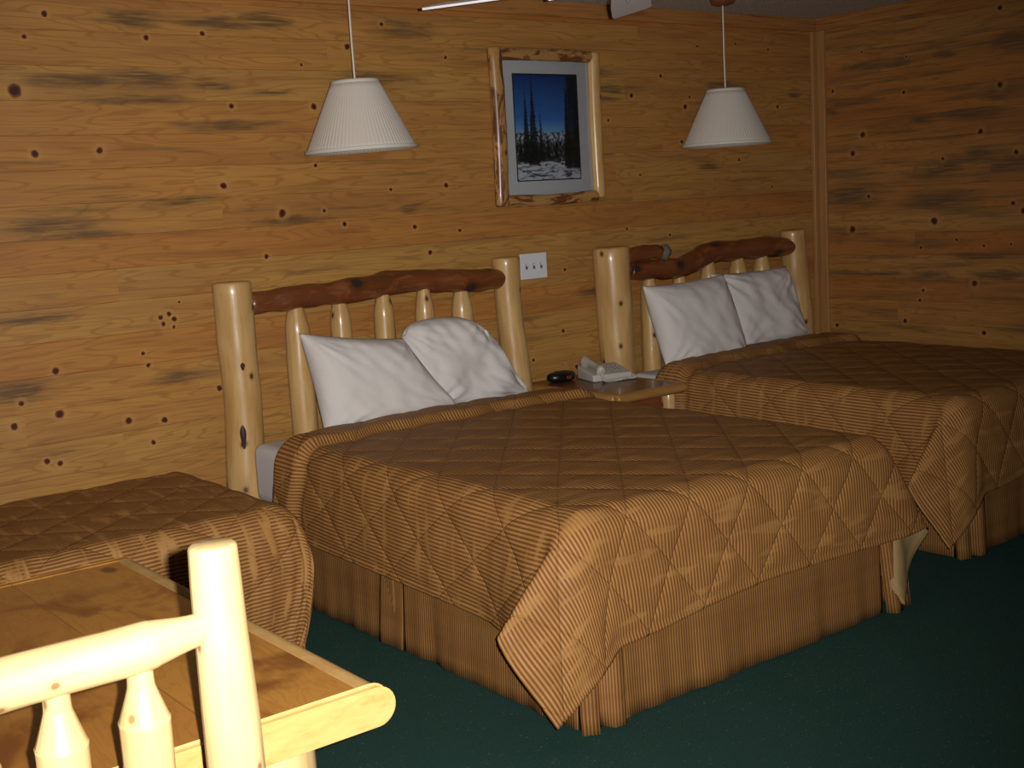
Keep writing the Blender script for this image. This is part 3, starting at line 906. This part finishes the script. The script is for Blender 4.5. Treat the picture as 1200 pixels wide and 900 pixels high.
# ------------------------------------------------------------------ light switch
t = thing('light_switch', 'white square three-gang light switch plate between the two headboards', 'light switch', (3.815, W, 1.172))
bx('switch_plate', 3.733, 3.898, W - .009, W - .0005, 1.112, 1.236, M_white, t, r=.003)
for i in range(3):
    xx = 3.7695 + i * .046
    sl = bx('toggle_slot', xx - .0065, xx + .0065, W - .0105, W - .0088, 1.160, 1.188, M_slot, t, r=.0006)
    V, F = box_data(xx - .0042, xx + .0042, W - .020, W - .010, 1.176, 1.187, .001)
    mesh('toggle', V, F, M_white, sl)

# ------------------------------------------------------------------ framed picture
t = thing('framed_picture', 'snowy forest photograph with white mat in a barky log frame', 'picture', (3.94, W, 1.84))
fx0, fx1, fz0, fz1 = 3.595, 4.282, 1.468, 2.210
yy = W - .030
bx('backing_board', fx0 + .05, fx1 - .05, W - .012, W - .001, fz0 + .05, fz1 - .05, M_dkwood, t, r=.001)
bx('mat_board', fx0 + .045, fx1 - .045, W - .016, W - .0125, fz0 + .03, fz1 - .035, M_mat, t, r=.001)
log('frame_log', [(fx0 + .030, yy, fz0), (fx0 + .040, yy, 1.84), (fx0 + .034, yy, fz1)], [.036, .038, .036], M_barky, t, seg=20, rough=.10, seed=1.1, cap=.25, nscale=14, flat=(1, .8))
log('frame_log', [(fx1 - .030, yy, fz0 + .02), (fx1 - .036, yy, 1.84), (fx1 - .034, yy, fz1 - .01)], [.034, .035, .034], M_log, t, seg=20, rough=.08, seed=2.6, cap=.25, nscale=14, flat=(1, .8))
log('frame_log', [(fx0 + .05, yy + .002, fz1 - .030), (3.94, yy + .002, fz1 - .026), (fx1 - .05, yy + .002, fz1 - .030)], [.029, .031, .029], M_barky, t, seg=20, rough=.10, seed=3.3, cap=.2, nscale=14, flat=(1, .8))
log('frame_log', [(fx0 + .05, yy + .002, fz0 + .026), (3.94, yy + .002, fz0 + .022), (fx1 - .05, yy + .002, fz0 + .028)], [.030, .028, .029], M_barky, t, seg=20, rough=.10, seed=4.4, cap=.2, nscale=14, flat=(1, .8))
# the print: sky, far ridge, snow and spruces, on one flat sheet
k = N('printed_photograph')
o = k.sep(k.coord()); x, z = o[0], o[2]           # relative to the picture centre
u = k.math('DIVIDE', k.math('ADD', x, .203), .406); v = k.math('DIVIDE', k.math('ADD', z, .255), .508)
col = k.ramp(v, [(.42, (.16, .33, .52)), (.58, (.035, .13, .38)), (1.0, (.010, .030, .13))])
nz1 = k.noise(k.xyz(k.math('MULTIPLY', u, 5.0), 0, 0), 1.0, 4, .6)
ridge = k.math('ADD', .38, k.math('MULTIPLY', nz1, .16))
snowy = k.noise(k.xyz(u, v, 3), 28, 3, .65)
col = k.mix(k.mrange(k.math('SUBTRACT', ridge, v), -.006, .006), col, k.mix(k.mrange(snowy, .45, .6), (.05, .06, .09), (.36, .38, .44)))
hill = k.math('ADD', .26, k.math('MULTIPLY', k.noise(k.xyz(k.math('MULTIPLY', u, 7.0), 4, 0), 1.0, 4, .7), .20))
col = k.mix(k.mrange(k.math('SUBTRACT', hill, v), -.008, .008), col, k.mix(k.mrange(k.noise(k.xyz(k.math('MULTIPLY', u, 2.5), v, 1), 22, 3, .7), .50, .66), (.012, .014, .015), (.22, .23, .26)))
gl = k.math('ADD', .13, k.math('MULTIPLY', k.noise(k.xyz(k.math('MULTIPLY', u, 3.0), 9, 0), 1.0, 3), .09))
col = k.mix(k.mrange(k.math('SUBTRACT', gl, v), -.006, .006), col, k.mix(k.mrange(k.noise(k.xyz(u, k.math('MULTIPLY', v, 4.0), 7), 7, 4, .7), .47, .60), (.40, .41, .46), (.045, .05, .06)))
jag = k.noise(k.xyz(k.math('MULTIPLY', u, 30.), k.math('MULTIPLY', v, 60.), 0), 1.0, 3, .7)
for (tx, tb, th, wd) in ((.17, .16, .88, .115), (.275, .14, .99, .150), (.39, .18, .66, .085), (.89, .10, 1.9, .215), (.80, .12, 1.0, .10), (.98, .1, 1.6, .14), (.07, .18, .48, .08), (.50, .20, .45, .07), (.62, .20, .42, .07)):
    hw = k.math('MULTIPLY', k.math('SUBTRACT', th, v), wd / (th - tb))
    dd = k.math('SUBTRACT', k.math('ADD', k.math('MULTIPLY', hw, .62), k.math('MULTIPLY', k.math('SUBTRACT', jag, .5), wd * .9)), k.math('ABSOLUTE', k.math('SUBTRACT', u, tx)))
    m = k.math('MULTIPLY', k.mrange(dd, -.002, .008), k.mrange(v, tb - .01, tb + .02))
    col = k.mix(k.math('MULTIPLY', m, .93), col, k.mix(k.mrange(jag, .55, .72), (.006, .009, .008), (.05, .055, .05)))
edge = k.math('MAXIMUM', k.math('ABSOLUTE', k.math('SUBTRACT', u, .5)), k.math('ABSOLUTE', k.math('SUBTRACT', v, .5)))
col = k.mix(k.mrange(edge, .488, .492), col, (.01, .01, .011))
k.set(Base_Color=col, Roughness=.4)
V, F = box_data(-.203, .203, -.0015, .0015, -.255, .255, 0)
pr = mesh('photograph', [(3.939 + a, W - .0185 + b, 1.839 + c) for a, b, c in V], F, k.m, t, smooth=False)
pr.data.transform(Matrix.Translation(-Vector((3.939 - 3.94, -.0185, 1.839 - 1.84)))); pr.location = (-.001, -.0185, -.001)
g = bpy.data.materials.new('clear_glass'); g.use_nodes = True; nt = g.node_tree; nt.nodes.clear()
go = nt.nodes.new('ShaderNodeOutputMaterial'); gm = nt.nodes.new('ShaderNodeMixShader'); gt = nt.nodes.new('ShaderNodeBsdfTransparent'); gg = nt.nodes.new('ShaderNodeBsdfGlossy'); gf = nt.nodes.new('ShaderNodeFresnel')
gg.inputs['Roughness'].default_value = .02; gf.inputs[0].default_value = 1.45
gt.inputs[0].default_value = (.97, .98, .98, 1)
nt.links.new(gf.outputs[0], gm.inputs[0]); nt.links.new(gt.outputs[0], gm.inputs[1]); nt.links.new(gg.outputs[0], gm.inputs[2]); nt.links.new(gm.outputs[0], go.inputs[0])
bx('picture_glass', fx0 + .05, fx1 - .05, W - .0245, W - .0225, fz0 + .035, fz1 - .04, g, t, r=0)

# ------------------------------------------------------------------ pendant lamps
def pendant(label, x, y, zb, tilt):
    t = thing('pendant_lamp', label, 'lamp', (x, y, H), 'pleated pendant lamps')
    rb, rt, hh = .226, .094, .277
    npl = 84; seg = npl * 4
    V, F = [], []
    rows = 10
    ct, stt = math.cos(tilt), math.sin(tilt)
    def tl(px_, py_, pz_):       # tilt about the top centre
        dz = pz_ - hh
        return (x + px_ * ct + dz * stt, y + py_, zb + hh + dz * ct - px_ * stt)
    for i in range(rows + 1):
        f = i / rows
        r = rb + (rt - rb) * f
        for k in range(seg):
            th = 2 * PI * k / seg
            rr = r + .0013 * math.cos(npl * th) * (1 - .3 * f)
            V.append(tl(rr * math.cos(th), rr * math.sin(th), hh * f))
    for i in range(rows):
        for k in range(seg):
            k2 = (k + 1) % seg
            F.append([i * seg + k, i * seg + k2, (i + 1) * seg + k2, (i + 1) * seg + k])
    sh = mesh('lamp_shade', V, F, M_shade, t)
    so = sh.modifiers.new('thickness', 'SOLIDIFY'); so.thickness = .003; so.offset = -1
    for (r, z) in ((rb + .001, .007), (rt + .002, hh - .004)):
        pr_ = [(r - .003, z - .008), (r + .002, z - .008), (r + .0025, z), (r + .001, z + .008), (r - .003, z + .008), (r - .003, z - .008)]
        Vb, Fb = lathe_data(pr_, 96)
        mesh('shade_band', [tl(*p) for p in Vb], Fb, M_rim, sh)
    # spider ring, socket and bulb
    pts = []
    arms = []
    for a in range(3):
        th = a * 2 * PI / 3 + .4
        V1, F1, _ = sweep_data([tl(.018 * math.cos(th), .018 * math.sin(th), hh - .03), tl(rt * .9 * math.cos(th), rt * .9 * math.sin(th), hh - .012)], [.0016, .0016], seg=6, dense=False)
        arms.append((V1, F1))
    Vx, Fx = join(*arms)
    mesh('shade_spider', Vx, Fx, M_brass, sh)
    Vs, Fs = lathe_data([(0, hh + .012), (.012, hh + .012), (.019, hh), (.019, hh - .065), (.016, hh - .072), (0, hh - .072)], 20)
    mesh('lamp_socket', [tl(*p) for p in Vs], Fs, M_brass, t)
    Vs, Fs = lathe_data([(.013, hh - .073), (.015, hh - .09), (.028, hh - .12), (.031, hh - .145), (.024, hh - .168), (0, hh - .178)], 20)
    mesh('light_bulb', [tl(*p) for p in Vs], Fs, M_white, t)
    V, F, UV = sweep_data([(x, y, zb + hh + .01), (x - .002, y, zb + hh + .2), (x, y, H - .03)], [.0042, .0042, .0042], seg=10)
    mesh('cord', V, F, M_cord, t)
    V, F = lathe_data([(0, -.034), (.03, -.034), (.055, -.026), (.064, -.012), (.066, -.0005), (0, -.0005)], 32, (x, y, H))
    mesh('ceiling_canopy', V, F, M_canopy, t)
pendant('larger-looking white pleated pendant lamp hanging above the bed nearest the daybed', 2.668, 4.40, 1.730, -.030)
pendant('white pleated pendant lamp hanging over the corner bed, right of the picture', 4.852, 4.40, 1.713, .0)

# ------------------------------------------------------------------ ceiling fan
fx, fy, fz = 2.60, 2.73, 2.115
t = thing('ceiling_fan', 'white ceiling fan whose blade tips show at the top edge', 'ceiling fan', (fx, fy, H))
V, F = lathe_data([(0, -.001), (.075, -.001), (.07, -.03), (.03, -.06), (0, -.06)], 32, (fx, fy, H)); mesh('ceiling_canopy', V, F, M_white, t)
V, F = lathe_data([(.013, -.055), (.013, -.18)], 16, (fx, fy, H)); mesh('downrod', V, F, M_white, t)
V, F = lathe_data([(0, -.17), (.05, -.175), (.11, -.20), (.125, -.23), (.12, -.27), (.09, -.30), (.05, -.31), (0, -.312)], 40, (fx, fy, H)); mesh('motor', V, F, M_white, t)
pitch = math.radians(13)
for i in range(5):
    A = math.radians(45 + 72 * i)
    e = np.array([math.cos(A), math.sin(A), 0]); cw = np.array([math.sin(A), -math.cos(A), 0])
    cw3 = cw * math.cos(pitch) + np.array([0, 0, 1]) * math.sin(pitch)
    nv = np.cross(e, cw3)
    def out(q, wmul=1.0):
        return q
    prof = [(.20, -.050), (.30, -.058), (.45, -.066), (.62, -.069), (.646, -.066), (.655, -.055), (.660, 0), (.655, .055), (.646, .066), (.62, .069), (.45, .066), (.30, .058), (.20, .050)]
    V = []
    for zz in (-.0035, .0035):
        for (r, w_) in prof:
            V.append(tuple(np.array([fx, fy, fz]) + e * r + cw3 * w_ + nv * zz))
    n = len(prof)
    F = [list(range(n))[::-1], list(range(n, 2 * n))] + [[a, (a + 1) % n, n + (a + 1) % n, n + a] for a in range(n)]
    bl = mesh('fan_blade', V, F, M_fan, t, smooth=False)
    P0 = np.array([fx, fy, fz - .006])
    V, F, UV = sweep_data([P0 + e * .10 + [0, 0, .01], P0 + e * .17, P0 + e * .25], [.014, .012, .016], seg=10, flat=(1.5, .35))
    mesh('blade_bracket', V, F, M_fan, bl)

# ------------------------------------------------------------------ table
tx0, tx1, ty0, ty1, tz = -.17, .965, 1.615, 2.705, .752
t = thing('dining_table', 'square amber wood table with pale rounded log edges behind the chair', 'table', (.40, 2.16, 0))
bx('tabletop', tx0 + .046, tx1 - .046, ty0 + .022, ty1 - .022, tz - .05, tz - .0005, M_table, t, r=.001)
def half_edge(x_in, x_out):
    """bull-nosed side edge: profile in XZ run along Y"""
    pr = [(x_in, tz - .055), (x_in, tz)]
    n = 12; r = .0275; s = 1 if x_out > x_in else -1
    for i in range(n + 1):
        th = PI / 2 - PI * i / n
        pr.append((x_out - s * r + s * r * math.cos(th), tz - .0275 + r * math.sin(th)))
    m = len(pr)
    V = [(a, y, b) for y in (ty0 + .0216, ty1 - .0216) for a, b in pr]
    F = [list(range(m)), list(range(m, 2 * m))[::-1]] + [[i, (i + 1) % m, m + (i + 1) % m, m + i] for i in range(m)]
    return V, F
def end_board(y0_, y1_):
    pr = []
    n = 12; r = .0275
    for xo, sg_, a0 in ((tx1, 1, PI / 2), (tx0, -1, -PI / 2)):
        for i in range(n + 1):
            th = PI / 2 - PI * i / n
            if sg_ < 0: th = -th
            pr.append((xo - sg_ * r + sg_ * r * math.cos(th), tz - .0275 + r * math.sin(th)))
    m = len(pr)
    V = [(a, y, b) for y in (y0_, y1_) for a, b in pr]
    F = [list(range(m)), list(range(m, 2 * m))[::-1]] + [[i, (i + 1) % m, m + (i + 1) % m, m + i] for i in range(m)]
    return V, F
for a, b in ((tx1 - .0455, tx1), (tx0 + .0455, tx0)):
    V, F = half_edge(a, b)
    mesh('side_edge', V, F, M_side, t, smooth=False)
for y0_, y1_, em in ((ty0, ty0 + .0215, M_edge), (ty1 - .0215, ty1, M_table)):
    V, F = end_board(y0_, y1_)
    o = mesh('end_edge', V, F, em, t, smooth=False)
    bv = o.modifiers.new('bevel', 'BEVEL'); bv.width = .005 if em is M_edge else .001; bv.segments = 2; bv.limit_method = 'ANGLE'; bv.angle_limit = math.radians(50)
for lx in (tx1 - .160, tx0 + .160):
    for ly in (ty0 + .115, ty1 - .115):
        log('leg', [(lx, ly, 0), (lx, ly, .3), (lx, ly, .55), (lx, ly, tz - .0552)], [.076, .072, .069, .068], M_chair, t, seg=28, rough=.03, seed=lx + ly, cap=.06)
for ya in (ty0 + .10, ty1 - .125):
    bx('apron', tx0 + .25, tx1 - .25, ya, ya + .025, tz - .145, tz - .056, M_dkwood, t)
for xa in (tx0 + .16, tx1 - .185):
    bx('apron', xa, xa + .025, ty0 + .18, ty1 - .18, tz - .145, tz - .056, M_dkwood, t)

# ------------------------------------------------------------------ chair
cy, cxl, cxr = 1.432, .092, .612
cc = (cxl + cxr) / 2
t = thing('dining_chair', 'pale peeled log chair with spindle back in the foreground at left', 'chair', (cc, 1.62, 0))
for x_, sd in ((cxr, 1.0), (cxl, 2.0)):
    log('back_post', [(x_ + .002, cy, 0), (x_ + .003, cy, .45), (x_ + .003, cy, .8), (x_, cy, 1.0), (x_ - .001, cy, 1.096)], [.040, .039, .037, .0335, .0305], M_chair, t, seg=32, rough=.03, seed=sd, cap=.16)
rz = .985
log('top_rail', [(cxl + .012, cy, rz + .004), (cxl + .04, cy, rz + .002), (cxl + .075, cy, rz), (.35, cy, rz + .004), (.47, cy, rz + .003), (cxr - .098, cy, rz + .004), (cxr - .085, cy, rz + .0045), (cxr - .042, cy, rz + .006), (cxr - .012, cy, rz + .008)], [.019, .0215, .030, .032, .031, .0305, .0285, .0215, .020], M_chair, t, seg=28, rough=.04, seed=3.0, cap=.1)
log('lower_rail', [(cxl + .015, cy, .53), (.35, cy, .53), (cxr - .015, cy, .53)], [.02, .026, .02], M_chair, t, seg=24, rough=.04, seed=4.0, cap=.1)
for i, x_ in enumerate((.200, .301, .402, .503)):
    log('spindle', [(x_, cy, .545), (x_, cy, .60), (x_, cy, .75), (x_, cy, rz - .100), (x_, cy, rz - .088), (x_, cy, rz - .080), (x_, cy, rz - .050), (x_, cy, rz - .040), (x_, cy, rz - .018)], [.017, .028, .0305, .0312, .031, .0285, .0185, .0165, .0158], M_chair, t, seg=24, rough=.03, seed=5.0 + i * 1.3, cap=.1)
bx('seat', cxl - .01, cxr + .01, cy + .037, cy + .44, .430, .460, M_edge, t, r=.008)
for x_ in (cxl + .02, cxr - .02):
    log('front_leg', [(x_, cy + .39, 0), (x_, cy + .39, .25), (x_, cy + .39, .43)], [.030, .029, .027], M_chair, t, seg=22, rough=.03, seed=9 + x_, cap=.1)
    log('stretcher', [(x_, cy + .02, .20), (x_, cy + .2, .20), (x_, cy + .39, .20)], [.014, .018, .014], M_chair, t, seg=16, seed=10 + x_)
log('stretcher', [(cxl + .02, cy + .39, .26), (cc, cy + .39, .26), (cxr - .02, cy + .39, .26)], [.014, .018, .014], M_chair, t, seg=16, seed=11)

# ------------------------------------------------------------------ camera and flash
cam = bpy.data.cameras.new('camera')
cam.sensor_fit = 'HORIZONTAL'; cam.sensor_width = 36.0; cam.lens = 36.0 * 1450 / 1200
cam.clip_start = .02; cam.clip_end = 60
co = bpy.data.objects.new('camera', cam); COL.objects.link(co)
r_ = Vector((.7868841, -.6144628, -.0569391)); u_ = Vector((.1349755, .0813442, .9875043)); f_ = Vector((.602153, .7847411, -.1469463))
mw = Matrix((r_, u_, -f_)).transposed().to_4x4()
mw.translation = Vector((0, 0, 1.5))
co.matrix_world = mw
S.camera = co

# the camera's built-in flash tube: just right of and above the lens, falling off towards the edge of its cone
fl = bpy.data.lights.new('flash', 'SPOT')
fl.energy = 715; fl.color = (1.0, .97, .93); fl.shadow_soft_size = .009
fl.spot_size = math.radians(76); fl.spot_blend = 1.0
fo = bpy.data.objects.new('flash', fl); COL.objects.link(fo)
m2 = mw.copy(); m2.translation = Vector((0, 0, 1.5)) + r_ * .042 + u_ * .016 + f_ * .01
fo.matrix_world = m2 @ Matrix.Rotation(math.radians(4.5), 4, 'Y')

w = bpy.data.worlds.new('world'); S.world = w; w.use_nodes = True
w.node_tree.nodes['Background'].inputs[0].default_value = (.5, .42, .33, 1)
w.node_tree.nodes['Background'].inputs[1].default_value = .02

S.view_settings.view_transform = 'Standard'
S.view_settings.look = 'None'
S.view_settings.exposure = 0.0
S.view_settings.gamma = 1.0
S.view_settings.use_curve_mapping = False
